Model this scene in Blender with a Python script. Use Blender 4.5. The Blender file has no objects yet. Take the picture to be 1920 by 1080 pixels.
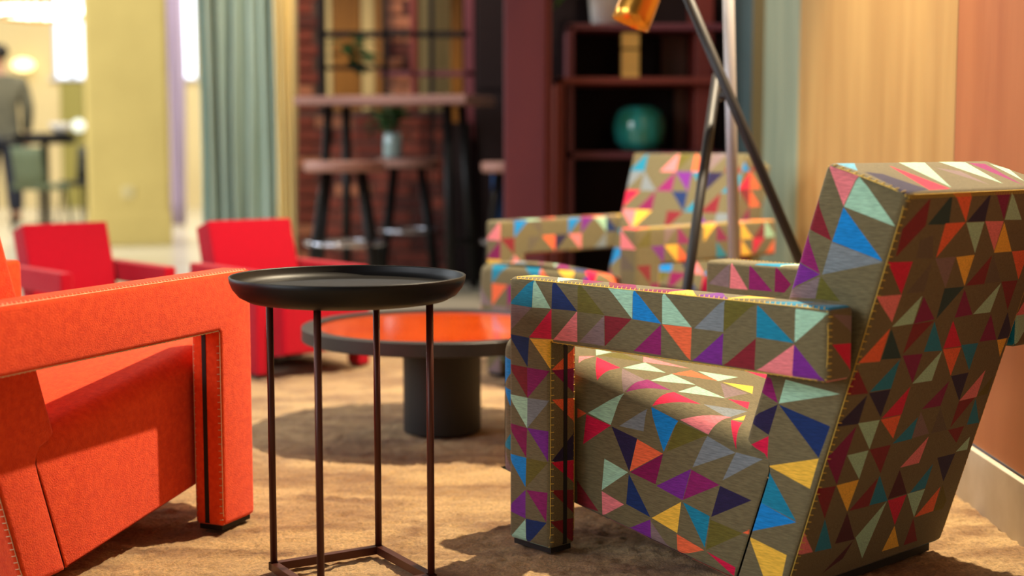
import bpy, bmesh, math, random
from mathutils import Vector, Matrix
from mathutils.geometry import delaunay_2d_cdt

# ------------------------------------------------------------------ camera, light, exposure
scene = bpy.context.scene
COL = scene.collection
CAM_H = 0.74
PITCH = math.atan(268 / 2667)
cam_d = bpy.data.cameras.new('camera')
cam_d.lens = 50.0; cam_d.sensor_width = 36.0
cam_d.clip_start = 0.05; cam_d.clip_end = 100
cam_d.dof.use_dof = True
cam_d.dof.focus_distance = 2.50
cam_d.dof.aperture_fstop = 2.0
cam = bpy.data.objects.new('camera', cam_d); COL.objects.link(cam)
cam.location = (0, 0, CAM_H)
cam.rotation_euler = (math.pi / 2 - PITCH, 0, 0)
scene.camera = cam
vs = scene.view_settings
vs.view_transform = 'Standard'; vs.look = 'None'; vs.gamma = 1.0
vs.exposure = 0.0
vs.use_curve_mapping = False
scene.cycles.use_denoising = True
scene.cycles.max_bounces = 6
scene.cycles.diffuse_bounces = 3
scene.cycles.sample_clamp_indirect = 6.0

world = bpy.data.worlds.new('World'); scene.world = world
world.use_nodes = True
world.node_tree.nodes['Background'].inputs[0].default_value = (1.0, 0.92, 0.80, 1)
world.node_tree.nodes['Background'].inputs[1].default_value = 0.12


def area(name, loc, target, sx, sy, power, col):
    d = bpy.data.lights.new(name, 'AREA'); d.shape = 'RECTANGLE'
    d.size = sx; d.size_y = sy; d.energy = power; d.color = col
    o = bpy.data.objects.new(name, d); COL.objects.link(o); o.location = loc
    o.rotation_euler = (Vector(target) - Vector(loc)).to_track_quat('-Z', 'Y').to_euler()
    return o


def spot(name, loc, target, power, col, angle, blend=0.25, rad=0.025):
    d = bpy.data.lights.new(name, 'SPOT'); d.energy = power; d.color = col
    d.spot_size = math.radians(angle); d.spot_blend = blend; d.shadow_soft_size = rad
    o = bpy.data.objects.new(name, d); COL.objects.link(o); o.location = loc
    o.rotation_euler = (Vector(target) - Vector(loc)).to_track_quat('-Z', 'Y').to_euler()
    return o


# daylight from the lobby windows on the left
area('window_daylight', (-5.0, 0.6, 2.3), (0.0, 3.0, 0.4), 4.0, 2.6, 255, (0.90, 0.95, 1.0))
area('lobby_window_daylight', (-5.5, 6.4, 2.1), (-1.5, 7.9, 1.2), 2.5, 2.2, 170, (0.86, 0.94, 1.0))
# ceiling downlights above the seating group; the last is an added niche light
spot('ceiling_spot', (0.76, 3.48, 2.55), (0.10, 3.05, 0.0), 660, (1.0, 0.82, 0.56), 112, 0.35)
spot('ceiling_spot', (-1.3, 5.3, 2.6), (-0.9, 5.0, 0.0), 80, (1.0, 0.86, 0.68), 90, 0.5)
spot('ceiling_spot', (0.55, 6.0, 2.6), (0.45, 5.6, 0.3), 60, (1.0, 0.80, 0.58), 100, 0.5)
spot('ceiling_spot', (-0.9, 6.9, 2.7), (-0.9, 7.4, 0.6), 110, (1.0, 0.82, 0.62), 100, 0.5)  # added spot that brightens the brick niche and its boards
# lobby ceiling light
area('lobby_ceiling_light', (-4.2, 12.0, 4.2), (-4.2, 12.6, 0), 6, 6, 640, (1.0, 0.94, 0.84))


# ------------------------------------------------------------------ helpers
def lin(c):
    out = []
    for x in c[:3]:
        x = x / 255.0
        out.append(x / 12.92 if x <= 0.04045 else ((x + 0.055) / 1.055) ** 2.4)
    return (out[0], out[1], out[2], 1.0)


def at(px, py, Y):
    """point of the place at depth Y (metres in front of the camera) seen at a 1920x1080 position"""
    fw = Vector((0, math.cos(PITCH), -math.sin(PITCH))); up = Vector((0, math.sin(PITCH), math.cos(PITCH)))
    r = fw + Vector((1, 0, 0)) * ((px - 960) / 2667) + up * ((540 - py) / 2667)
    return Vector((0, 0, CAM_H)) + r * (Y / r.y)


def mat(name, col, rough=0.6, metal=0.0, col2=None, scale=(8, 8, 8), detail=3.0, bump=0.0, bscale=None,
        sheen=0.0, emit=None, estr=0.0, spec=0.5, coat=0.0, contrast=(0.35, 0.65), trans=0.0, attr=None, streak=0.0):
    m = bpy.data.materials.new(name); m.use_nodes = True
    nt = m.node_tree; N = nt.nodes; Lk = nt.links
    b = N['Principled BSDF']
    b.inputs['Base Color'].default_value = lin(col)
    b.inputs['Roughness'].default_value = rough
    b.inputs['Metallic'].default_value = metal
    b.inputs['Specular IOR Level'].default_value = spec
    b.inputs['Coat Weight'].default_value = coat
    b.inputs['Coat Roughness'].default_value = 0.06
    b.inputs['Sheen Weight'].default_value = sheen
    b.inputs['Transmission Weight'].default_value = trans
    if emit:
        b.inputs['Emission Color'].default_value = lin(emit)
        b.inputs['Emission Strength'].default_value = estr
    tc = N.new('ShaderNodeTexCoord'); mp = N.new('ShaderNodeMapping')
    mp.inputs['Scale'].default_value = scale
    Lk.new(tc.outputs['Object'], mp.inputs['Vector'])
    nz = N.new('ShaderNodeTexNoise'); nz.inputs['Scale'].default_value = 1.0; nz.inputs['Detail'].default_value = detail
    Lk.new(mp.outputs['Vector'], nz.inputs['Vector'])
    if col2 is not None:
        cr = N.new('ShaderNodeValToRGB')
        cr.color_ramp.elements[0].position = contrast[0]; cr.color_ramp.elements[1].position = contrast[1]
        cr.color_ramp.elements[0].color = lin(col); cr.color_ramp.elements[1].color = lin(col2)
        Lk.new(nz.outputs['Fac'], cr.inputs['Fac']); Lk.new(cr.outputs['Color'], b.inputs['Base Color'])
    if attr:
        at_ = N.new('ShaderNodeAttribute'); at_.attribute_name = attr
        mr = N.new('ShaderNodeMapRange')
        mr.inputs['From Min'].default_value = 0.3; mr.inputs['From Max'].default_value = 0.7
        mr.inputs['To Min'].default_value = 1 - streak; mr.inputs['To Max'].default_value = 1 + streak
        Lk.new(nz.outputs['Fac'], mr.inputs['Value'])
        mx = N.new('ShaderNodeVectorMath'); mx.operation = 'SCALE'
        Lk.new(at_.outputs['Color'], mx.inputs[0]); Lk.new(mr.outputs['Result'], mx.inputs['Scale'])
        Lk.new(mx.outputs['Vector'], b.inputs['Base Color'])
    if bump > 0:
        src = nz
        if bscale:
            src = N.new('ShaderNodeTexNoise'); src.inputs['Scale'].default_value = bscale; src.inputs['Detail'].default_value = 4
            Lk.new(tc.outputs['Object'], src.inputs['Vector'])
        bp = N.new('ShaderNodeBump'); bp.inputs['Strength'].default_value = bump; bp.inputs['Distance'].default_value = 0.004
        Lk.new(src.outputs['Fac'], bp.inputs['Height']); Lk.new(bp.outputs['Normal'], b.inputs['Normal'])
    return m


def newobj(name, me, m, parent=None):
    o = bpy.data.objects.new(name, me); COL.objects.link(o)
    if m is not None and len(me.materials) == 0:
        me.materials.append(m)
    if parent: o.parent = parent
    return o


def tag(o, label=None, cat=None, group=None, kind=None):
    if label: o['label'] = label
    if cat: o['category'] = cat
    if group: o['group'] = group
    if kind: o['kind'] = kind
    return o


def empty(name, loc=(0, 0, 0), rz=0.0, k=1.0):
    o = bpy.data.objects.new(name, None); COL.objects.link(o)
    o.empty_display_size = 0.05
    o.location = loc; o.rotation_euler = (0, 0, rz); o.scale = (k, k, k)
    return o


def mesh_from(verts, faces, smooth=False):
    me = bpy.data.meshes.new('mesh'); me.from_pydata([tuple(v) for v in verts], [], faces); me.update()
    if smooth:
        for p in me.polygons: p.use_smooth = True
    return me


def box_me(lo, hi, bev=0.0, seg=2):
    bm = bmesh.new()
    bmesh.ops.create_cube(bm, size=1.0)
    for v in bm.verts:
        v.co = Vector([lo[i] + (v.co[i] + 0.5) * (hi[i] - lo[i]) for i in range(3)])
    if bev > 0:
        bmesh.ops.bevel(bm, geom=bm.edges[:], offset=bev, segments=seg, affect='EDGES', profile=0.5)
    me = bpy.data.meshes.new('mesh'); bm.to_mesh(me); bm.free()
    return me


def box(name, lo, hi, m, parent=None, bev=0.0):
    return newobj(name, box_me(lo, hi, bev), m, parent)


def tube_geo(V, Fc, pts, rad, n=8, caps=True):
    pts = [Vector(p) for p in pts]; base = len(V); up = Vector((0, 0, 1))
    prev = None
    for i, p in enumerate(pts):
        d = (pts[min(i + 1, len(pts) - 1)] - pts[max(i - 1, 0)]).normalized()
        if prev is None:
            a = d.cross(up)
            if a.length < 1e-3: a = d.cross(Vector((1, 0, 0)))
        else:
            a = prev - d * prev.dot(d)
        a.normalize(); prev = a.copy(); c = d.cross(a)
        r = rad[i] if isinstance(rad, (list, tuple)) else rad
        for k in range(n):
            t = 2 * math.pi * k / n
            V.append(p + a * (r * math.cos(t)) + c * (r * math.sin(t)))
    for i in range(len(pts) - 1):
        for k in range(n):
            q = base + i * n; w = (k + 1) % n
            Fc.append((q + k, q + w, q + n + w, q + n + k))
    if caps:
        Fc.append(tuple(base + k for k in range(n))[::-1]); q = base + (len(pts) - 1) * n
        Fc.append(tuple(q + k for k in range(n)))


def tube(name, pts, rad, m, parent=None, n=12, smooth=True):
    V, Fc = [], []; tube_geo(V, Fc, pts, rad, n)
    me = mesh_from(V, Fc, smooth)
    return newobj(name, me, m, parent)


def lathe_me(prof, n=48, smooth=True, center=(0, 0, 0), rot=None):
    V, Fc = [], []
    for (r, z) in prof:
        for k in range(n):
            t = 2 * math.pi * k / n
            v = Vector((max(r, 1e-4) * math.cos(t), max(r, 1e-4) * math.sin(t), z))
            if rot is not None: v = rot @ v
            V.append(v + Vector(center))
    for i in range(len(prof) - 1):
        for k in range(n):
            w = (k + 1) % n
            Fc.append((i * n + k, i * n + w, (i + 1) * n + w, (i + 1) * n + k))
    me = mesh_from(V, Fc, smooth)
    return me


def lathe(name, prof, m, parent=None, n=48, smooth=True, center=(0, 0, 0), rot=None):
    return newobj(name, lathe_me(prof, n, smooth, center, rot), m, parent)


def blob_me(center, rx, ry, rz, seed=0, noise=0.15, sub=3):
    rnd = random.Random(seed); bm = bmesh.new()
    bmesh.ops.create_icosphere(bm, subdivisions=sub, radius=1.0)
    for v in bm.verts:
        s = 1 + noise * (rnd.random() - 0.5) * 2
        v.co = Vector((v.co.x * rx * s + center[0], v.co.y * ry * s + center[1], v.co.z * rz * s + center[2]))
    me = bpy.data.meshes.new('mesh'); bm.to_mesh(me); bm.free()
    for p in me.polygons: p.use_smooth = True
    return me


# ------------------------------------------------------------------ upholstery panels
PAL = {'T': (14, 126, 160), 'B': (8, 128, 205), 'S': (95, 170, 205), 'N': (16, 44, 98), 'K': (34, 26, 66), 'M': (158, 205, 178),
       'R': (205, 14, 66), 'P': (226, 126, 132), 'D': (122, 26, 40), 'W': (124, 12, 78), 'G': (132, 24, 98), 'V': (112, 36, 138),
       'O': (232, 104, 62), 'Y': (236, 188, 66), 'A': (118, 128, 134), 'L': (124, 106, 108), 'H': (96, 88, 74), 'Z': (98, 92, 34),
       'C': (24, 62, 66), 'E': (70, 16, 36)}
BASE = (106, 98, 70)
LINPAL = {k: lin(v) for k, v in PAL.items()}
LINBASE = lin(BASE)


class Build:
    """collects panels of one upholstered part"""
    def __init__(self):
        self.V = []; self.F = []; self.C = []

    def mesh(self, printed):
        me = bpy.data.meshes.new('mesh'); me.from_pydata([tuple(v) for v in self.V], [], self.F); me.update()
        for p in me.polygons: p.use_smooth = True
        if printed:
            ca = me.color_attributes.new('print', 'FLOAT_COLOR', 'CORNER')
            buf = []
            for p, c in zip(me.polygons, self.C):
                buf.extend(list(c) * p.loop_total)
            ca.data.foreach_set('color', buf)
        return me


def poly_sign(o):
    return 1 if sum(o[i][0] * o[(i + 1) % len(o)][1] - o[(i + 1) % len(o)][0] * o[i][1] for i in range(len(o))) > 0 else -1


def inside(p, poly):
    x, y = p[0], p[1]; ins = False; j = len(poly) - 1
    for i in range(len(poly)):
        xi, yi = poly[i][0], poly[i][1]; xj, yj = poly[j][0], poly[j][1]
        if (yi > y) != (yj > y) and x < (xj - xi) * (y - yi) / (yj - yi) + xi: ins = not ins
        j = i
    return ins


def auto_tris(outline, cw, ch, seed, dens=0.82):
    rnd = random.Random(seed)
    u0 = min(p[0] for p in outline); u1 = max(p[0] for p in outline)
    v0 = min(p[1] for p in outline); v1 = max(p[1] for p in outline)
    nu = max(1, round((u1 - u0) / cw)); nv = max(1, round((v1 - v0) / ch))
    cw = (u1 - u0) / nu; ch = (v1 - v0) / nv
    keys = 'TBMNRPDGVOYMTPOAWZLK'
    out = []
    for i in range(nu):
        for j in range(nv):
            a = (u0 + i * cw, v0 + j * ch); b = (a[0] + cw, a[1]); c = (b[0], a[1] + ch); d = (a[0], c[1])
            two = ((a, b, c), (a, c, d)) if rnd.random() < 0.5 else ((a, b, d), (b, c, d))
            if rnd.random() < dens:
                out.append((rnd.choice(keys), list(two[rnd.randrange(2)])))
            elif rnd.random() < 0.3:
                out.append((rnd.choice('ALZH'), list(two[rnd.randrange(2)])))
    return out


def panel(bd, outline, mapf, radii, tris=(), rows=()):
    """outline polygon in cloth coordinates, mapped to 3-D with rolled edges; printed triangles cut into the cloth"""
    n = len(outline); sg = poly_sign(outline)
    E = []
    for i in range(n):
        a = Vector(outline[i]); b = Vector(outline[(i + 1) % n]); d = b - a
        if d.length < 1e-7: E.append(None); continue
        Ln = d.length; d.normalize(); E.append((a, Vector((-d.y, d.x)) * sg, radii[i], b, d, Ln))
    verts = [Vector(p) for p in outline]; faces = [list(range(n))[::sg]]; edges = []
    cols = [None]
    for c, pts in tris:
        k = len(verts); verts += [Vector(p) for p in pts]; faces.append(list(range(k, k + len(pts)))[::poly_sign(pts)]); cols.append(c)
    for e in E:
        if e is None or e[2] <= 0: continue
        for fr in (0.16, 0.38, 0.66, 1.0):
            k = len(verts); verts += [e[0] + e[1] * (e[2] * fr), e[3] + e[1] * (e[2] * fr)]; edges.append((k, k + 1))
    for (p, q) in rows:
        k = len(verts); verts += [Vector(p), Vector(q)]; edges.append((k, k + 1))
    ov, oe, of, _a, _b, ofo = delaunay_2d_cdt(verts, edges, faces, 1, 1e-6)

    def ev(u, v, lift=0.0):
        p = Vector((u, v)); acc = []
        for e in E:
            if e is None or e[2] <= 0: continue
            r = e[2]; w = p - e[0]; d = w.dot(e[1]); t = w.dot(e[4])
            if d < r and d > -2e-4 and -2e-4 < t < e[5] + 2e-4:
                d = max(d, 0.0); nd = 0.293 * r + d * 0.707
                g = (e[1] * (nd - d), r - math.sqrt(max(r * r - (r - nd) ** 2, 0)), e[1])
                for k, o_ in enumerate(acc):
                    if o_[2].dot(g[2]) > 0.6:
                        if g[1] > o_[1]: acc[k] = g
                        break
                else:
                    acc.append(g)
        depth = sum(g[1] for g in acc); sh = Vector((0, 0))
        for g in acc: sh += g[0]
        p = p + sh
        pos, nor = mapf(p.x, p.y)
        return pos + nor * (lift - depth)
    base = len(bd.V)
    bd.V += [ev(p.x, p.y) for p in ov]
    cu = sum(p[0] for p in outline) / n; cv = sum(p[1] for p in outline) / n
    tb = [(c, pts, (min(p[0] for p in pts), max(p[0] for p in pts), min(p[1] for p in pts), max(p[1] for p in pts))) for c, pts in tris]
    for f, src in zip(of, ofo):
        f = list(f)
        cen = (ov[f[0]] + ov[f[1]] + ov[f[2]]) / 3
        if not inside(cen, outline): continue
        col = LINBASE
        for c, pts, bb in tb:
            if bb[0] <= cen.x <= bb[1] and bb[2] <= cen.y <= bb[3] and inside(cen, pts): col = LINPAL[c]
        a, b, c = (bd.V[base + f[0]], bd.V[base + f[1]], bd.V[base + f[2]])
        g = (b - a).cross(c - a)
        uvc = (ov[f[0]] + ov[f[1]] + ov[f[2]]) / 3
        if g.dot(mapf(uvc.x, uvc.y)[1]) < 0: f.reverse()
        bd.F.append([base + k for k in f]); bd.C.append(col)
    return ev


def prism(bd, prof, y0, y1, r, tris=None, auto=None, seed=0, soft=(), rsoft=0.004):
    """block: side profile in (s, z) between the two flanks y0 and y1; returns the cloth evaluators by face"""
    tris = tris or {}; n = len(prof); sg = poly_sign(prof); evs = {}
    conv = []
    for i in range(n):
        a = Vector(prof[i - 1]); b = Vector(prof[i]); c = Vector(prof[(i + 1) % n])
        d1 = b - a; d2 = c - b
        conv.append((d1.x * d2.y - d1.y * d2.x) * sg > 0)

    def pat(key, outl):
        if key in tris: return tris[key]
        if auto: return auto_tris(outl, auto[0], auto[1], seed + hash_key(key))
        return ()
    for key, y, ny in (('cap0', y0, -1), ('cap1', y1, 1)):
        evs[key] = panel(bd, prof, lambda u, v, y=y, ny=ny: (Vector((u, y, v)), Vector((0, ny, 0))), [rsoft if i in soft else r for i in range(n)], pat(key, prof))
    for i in range(n):
        if i in soft: continue
        a = Vector(prof[i]); b = Vector(prof[(i + 1) % n]); d = b - a; L = d.length; d.normalize()
        nn = Vector((d.y, -d.x)) * sg
        outl = [(0, y0), (L, y0), (L, y1), (0, y1)]
        rr = [r, r if conv[(i + 1) % n] else 0, r, r if conv[i] else 0]
        key = 'wall%d' % i
        evs[key] = panel(bd, outl, lambda u, v, a=a, d=d, nn=nn: (Vector((a.x + d.x * u, v, a.y + d.y * u)), Vector((nn.x, 0, nn.y))),
                         rr, pat(key, outl))
        evs[key + '_L'] = L
    return evs


def hash_key(k):
    return sum(ord(c) * (i + 3) for i, c in enumerate(k))


def stitches(name, runs, m, parent, r=0.00075):
    """blanket stitch: runs of (evaluator, edge start, edge end, inward direction, spacing, tick length, slant)"""
    V, Fc = [], []
    for ev, a, b, inn, sp, ln, sl in runs:
        a = Vector(a); b = Vector(b); inn = Vector(inn); d = b - a; L = d.length; d.normalize()
        k = int(L / sp)
        if ln > 0:
            for i in range(1, k):
                p = a + d * (i * sp)
                tube_geo(V, Fc, [ev(*(p + (inn + d * sl) * (ln * t)), 0.0004) for t in (0.0, 0.34, 0.67, 1.0)], r, 4, False)
        m_ = max(2, int(L / 0.03))
        tube_geo(V, Fc, [ev(*(a + d * (L * i / m_) + inn * 0.0002), 0.0005) for i in range(m_ + 1)], r, 4, False)
    o = newobj(name, mesh_from(V, Fc, True), m, parent)
    o['kind'] = 'stuff'
    return o


def parse(txt):
    out = []
    for t in txt.split('|'):
        w = t.split(' ')
        out.append((w[0], [tuple(float(x) for x in q.split(',')) for q in w[1:]]))
    return out


# printed triangles of the nearest armchair, in cloth coordinates (metres) of each panel
PRINT = {
'arm': '''T 0.002,0.45 0.067,0.503 0.063,0.448|M 0.067,0.503 0.112,0.45 0.064,0.448|N 0.116,0.505 0.178,0.451 0.114,0.45|Z 0.179,0.505 0.244,0.45 0.179,0.45|M 0.245,0.504 0.309,0.503 0.308,0.449|B 0.309,0.502 0.373,0.447 0.309,0.449|M 0.374,0.503 0.438,0.447 0.375,0.447|L -0,0.449 0.063,0.448 -0,0.396|R 0.114,0.45 0.114,0.394 0.056,0.393|P 0.178,0.451 0.179,0.396 0.117,0.393|L 0.243,0.449 0.244,0.396 0.183,0.397|D 0.244,0.449 0.307,0.449 0.245,0.396|G 0.373,0.446 0.373,0.393 0.311,0.394|O 0.375,0.446 0.438,0.447 0.436,0.391|N -0,0.394 0.056,0.392 0.052,0.338|Y 0.058,0.391 0.117,0.394 0.113,0.34|A 0.504,0.499 0.503,0.446 0.443,0.446|Z 0.504,0.5 0.566,0.498 0.503,0.446|T 0.568,0.496 0.639,0.442 0.568,0.444|M 0.64,0.497 0.701,0.494 0.64,0.443|V 0.503,0.444 0.501,0.39 0.439,0.391|D 0.567,0.442 0.565,0.389 0.502,0.39|P 0.639,0.44 0.636,0.387 0.568,0.39|V 0.639,0.44 0.699,0.385 0.636,0.387|D -0.002,0.338 0.051,0.337 0.052,0.281|G 0.051,0.337 0.111,0.337 0.052,0.281|M -0.002,0.282 0.052,0.281 0.051,0.225|A 0.052,0.281 0.11,0.283 0.051,0.225|W -0.005,0.228 0.051,0.225 0.049,0.169|V 0.051,0.225 0.108,0.227 0.107,0.171|B -0.005,0.17 0.049,0.169 0.047,0.114|Z 0.049,0.169 0.107,0.17 0.047,0.113|V 0.047,0.109 0.047,0.055 -0.007,0.063|G 0.049,0.109 0.106,0.114 0.102,0.059|M 0.047,0.054 0.049,0.003 -0.004,0.002|N 0.048,0.055 0.103,0.058 0.049,0.003''',
'legr': '''O 0.071,0.38 0.071,0.333 0.001,0.339|W 0.003,0.338 0.069,0.336 0.069,0.283|O 0.003,0.285 0.067,0.281 0.068,0.232|K 0.001,0.171 0.068,0.223 0.068,0.167|R 0.001,0.171 0.066,0.166 0.067,0.12|D 0,0.12 0.066,0.11 0.064,0.064|D 0,0.061 0.064,0.058 0.063,0.008''',
'seat': '''P 0.07,-0.199 0.087,-0.174 0.086,-0.218|R 0.092,-0.175 0.156,-0.179 0.146,-0.236|M 0.061,-0.145 0.09,-0.132 0.086,-0.17|Z 0.086,-0.169 0.098,-0.119 0.159,-0.12|P 0.139,-0.097 0.228,-0.068 0.159,-0.12|M 0.159,-0.175 0.163,-0.119 0.221,-0.127|L 0.16,-0.178 0.226,-0.185 0.212,-0.237|G 0.224,-0.18 0.283,-0.184 0.216,-0.235|R 0.291,-0.186 0.356,-0.19 0.281,-0.239|M 0.231,-0.179 0.231,-0.122 0.291,-0.127|M 0.295,-0.179 0.296,-0.13 0.364,-0.132|O 0.231,-0.121 0.236,-0.074 0.299,-0.073|M 0.245,-0.066 0.302,-0.019 0.3,-0.074|Y 0.308,-0.071 0.349,-0.035 0.375,-0.071|L 0.309,-0.079 0.369,-0.077 0.363,-0.133|R 0.368,-0.131 0.399,-0.11 0.418,-0.139|A 0.359,-0.186 0.424,-0.147 0.422,-0.198|P 0.346,-0.242 0.424,-0.191 0.41,-0.246|Y 0.431,-0.198 0.433,-0.164 0.445,-0.185|R 0.431,-0.201 0.45,-0.194 0.471,-0.251|B 0.28,-0.241 0.343,-0.245 0.314,-0.309|Z 0.343,-0.246 0.41,-0.247 0.32,-0.307|A 0.409,-0.249 0.47,-0.256 0.379,-0.313|M 0.214,-0.238 0.188,-0.304 0.131,-0.301|A 0.273,-0.247 0.267,-0.289 0.209,-0.299|R 0.127,-0.305 0.188,-0.305 0.119,-0.363|O 0.104,-0.301 0.127,-0.303 0.104,-0.32|K 0.19,-0.306 0.252,-0.307 0.234,-0.373|O 0.252,-0.308 0.312,-0.313 0.235,-0.372|W 0.313,-0.313 0.296,-0.373 0.236,-0.373|M 0.173,-0.371 0.231,-0.375 0.167,-0.431|P 0.167,-0.433 0.222,-0.437 0.169,-0.478|N 0.233,-0.377 0.285,-0.436 0.227,-0.434|V 0.235,-0.475 0.285,-0.44 0.287,-0.478|V 0.376,-0.317 0.358,-0.378 0.298,-0.375|G 0.377,-0.318 0.438,-0.322 0.359,-0.377|K 0.439,-0.323 0.505,-0.323 0.421,-0.383|A 0.471,-0.255 0.524,-0.248 0.444,-0.312|Y 0.355,-0.382 0.347,-0.44 0.288,-0.436|T 0.359,-0.381 0.418,-0.383 0.408,-0.441|Z 0.419,-0.388 0.488,-0.385 0.411,-0.444|O 0.346,-0.442 0.407,-0.446 0.348,-0.479|R 0.412,-0.446 0.474,-0.448 0.472,-0.465|D 0.104,-0.436 0.16,-0.474 0.105,-0.485|O 0.502,-0.373 0.502,-0.382 0.488,-0.384|L 0.286,-0.443 0.335,-0.478 0.287,-0.478''',
'bside': '''G 0.514,0.374 0.54,0.367 0.554,0.329 0.509,0.347|M 0.568,0.369 0.671,0.359 0.556,0.329|K 0.554,0.327 0.537,0.275 0.49,0.294|N 0.556,0.327 0.654,0.306 0.634,0.253|R 0.537,0.273 0.535,0.232 0.488,0.246|Y 0.634,0.252 0.619,0.201 0.537,0.224|T 0.535,0.22 0.594,0.144 0.521,0.162|B 0.521,0.162 0.594,0.142 0.506,0.11|Y 0.501,0.1 0.577,0.085 0.568,0.045 0.532,0.039|P 0.639,0.712 0.694,0.697 0.669,0.648|M 0.695,0.696 0.761,0.62 0.67,0.647|B 0.669,0.646 0.74,0.568 0.65,0.593|D 0.618,0.661 0.649,0.594 0.602,0.612|G 0.601,0.606 0.629,0.542 0.583,0.561|V 0.584,0.559 0.629,0.541 0.564,0.51|A 0.649,0.592 0.741,0.567 0.633,0.541|Z 0.631,0.538 0.667,0.502 0.622,0.502|L 0.566,0.509 0.628,0.537 0.621,0.503 0.563,0.501''',
'btop': '''S -0.004,0.085 -0.01,0.161 0.046,0.096|V -0.009,0.193 -0.007,0.22 0.009,0.212|K 0.052,0.106 0.063,0.138 0.139,0.151 0.151,0.072|R 0.024,0.214 0.139,0.213 0.141,0.151|M -0.001,0.267 0.012,0.338 0.133,0.225|L 0.039,0.328 0.06,0.372 0.128,0.35|M 0.003,0.385 0.014,0.464 0.125,0.398|G 0.018,0.468 0.024,0.512 0.137,0.445|M 0.024,0.528 0.053,0.544 0.117,0.482''',
'rear': '''D 0.009,0.143 0.053,0.153 0.101,0.096 0.056,0.091|C 0.004,0.203 0.054,0.22 0.052,0.158|O -0.001,0.204 0.001,0.261 0.052,0.269|K 0.005,0.319 0.053,0.328 0.052,0.272|W 0.003,0.332 0.003,0.38 0.053,0.388|M 0.005,0.386 0.055,0.448 0.053,0.391|O 0.052,0.209 0.052,0.269 0.109,0.213|M 0.053,0.271 0.054,0.327 0.107,0.329|P 0.053,0.329 0.055,0.389 0.107,0.39|Y 0.057,0.392 0.111,0.45 0.11,0.391|O 0.111,0.451 0.111,0.51 0.165,0.507|L 0.11,0.212 0.11,0.273 0.163,0.271|Y 0.111,0.274 0.11,0.33 0.164,0.33|D 0.114,0.388 0.165,0.393 0.164,0.334|H 0.113,0.391 0.165,0.448 0.164,0.395|R 0.108,0.079 0.111,0.148 0.165,0.145|H 0.114,0.207 0.165,0.209 0.164,0.157|H 0.077,0.15 0.07,0.183 0.109,0.204 0.106,0.154|P 0.163,0.075 0.165,0.146 0.211,0.143|C 0.165,0.331 0.164,0.269 0.217,0.274|W 0.17,0.334 0.219,0.387 0.22,0.332|M 0.167,0.45 0.22,0.446 0.219,0.389|D 0.165,0.45 0.166,0.505 0.221,0.505|M 0.172,0.208 0.219,0.207 0.219,0.147|W 0.174,0.214 0.217,0.269 0.219,0.209|O 0.221,0.143 0.277,0.143 0.273,0.082|C 0.222,0.147 0.278,0.204 0.274,0.145|D 0.22,0.269 0.22,0.208 0.271,0.205|T 0.221,0.271 0.278,0.326 0.274,0.268|R 0.225,0.33 0.276,0.385 0.275,0.327|O 0.276,0.327 0.278,0.386 0.33,0.382|W 0.224,0.451 0.276,0.501 0.274,0.443|K 0.225,0.508 0.276,0.556 0.276,0.504|Y 0.277,0.504 0.277,0.538 0.312,0.535|T 0.274,0.384 0.276,0.44 0.327,0.44|W 0.274,0.206 0.277,0.266 0.329,0.264|M 0.278,0.326 0.332,0.324 0.33,0.264|T 0.28,0.202 0.331,0.202 0.329,0.141|D 0.283,0.085 0.331,0.138 0.327,0.076|K 0.332,0.202 0.381,0.198 0.331,0.14|K 0.334,0.137 0.384,0.137 0.38,0.074|R 0.335,0.261 0.385,0.261 0.384,0.202|O 0.386,0.26 0.429,0.259 0.386,0.201|W 0.34,0.384 0.386,0.381 0.384,0.322|K 0.331,0.384 0.331,0.441 0.385,0.441|P 0.333,0.499 0.385,0.499 0.385,0.441|Z 0.349,0.534 0.384,0.535 0.384,0.499|D 0.385,0.494 0.436,0.441 0.386,0.441|T 0.388,0.498 0.441,0.541 0.439,0.498|L 0.389,0.322 0.437,0.373 0.438,0.319|H 0.389,0.383 0.439,0.432 0.438,0.38|D 0.44,0.436 0.44,0.49 0.472,0.482|M 0.386,0.198 0.438,0.195 0.383,0.136|W 0.387,0.134 0.491,0.129 0.436,0.075|M 0.44,0.193 0.492,0.192 0.439,0.133|D 0.44,0.258 0.492,0.254 0.439,0.196|T 0.398,0.318 0.439,0.32 0.439,0.262|P 0.443,0.376 0.493,0.372 0.492,0.313|M 0.466,0.525 0.493,0.531 0.491,0.491|K 0.493,0.431 0.494,0.491 0.549,0.482|Y 0.492,0.129 0.493,0.192 0.551,0.187|D 0.488,0.07 0.493,0.128 0.551,0.124|D 0.5,0.251 0.553,0.25 0.551,0.191|T 0.496,0.254 0.554,0.307 0.552,0.252|E 0.496,0.314 0.551,0.365 0.551,0.306|R 0.554,0.308 0.553,0.365 0.612,0.359|T 0.503,0.423 0.551,0.423 0.552,0.374|M 0.553,0.424 0.608,0.418 0.552,0.367|O 0.558,0.478 0.608,0.481 0.609,0.42|Z 0.556,0.484 0.594,0.518 0.61,0.515 0.609,0.482|T 0.553,0.126 0.617,0.174 0.613,0.125|E 0.553,0.188 0.614,0.239 0.61,0.18|M 0.554,0.305 0.661,0.284 0.611,0.24|Y 0.613,0.359 0.662,0.398 0.661,0.344|D 0.61,0.417 0.664,0.458 0.664,0.414|P 0.55,0.059 0.612,0.12 0.607,0.055|E 0.615,0.237 0.647,0.22 0.664,0.169''',
'aend': '''R 0.011,0.445 0.075,0.442 0.072,0.391|L 0.009,0.491 0.076,0.482 0.074,0.451''',
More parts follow.
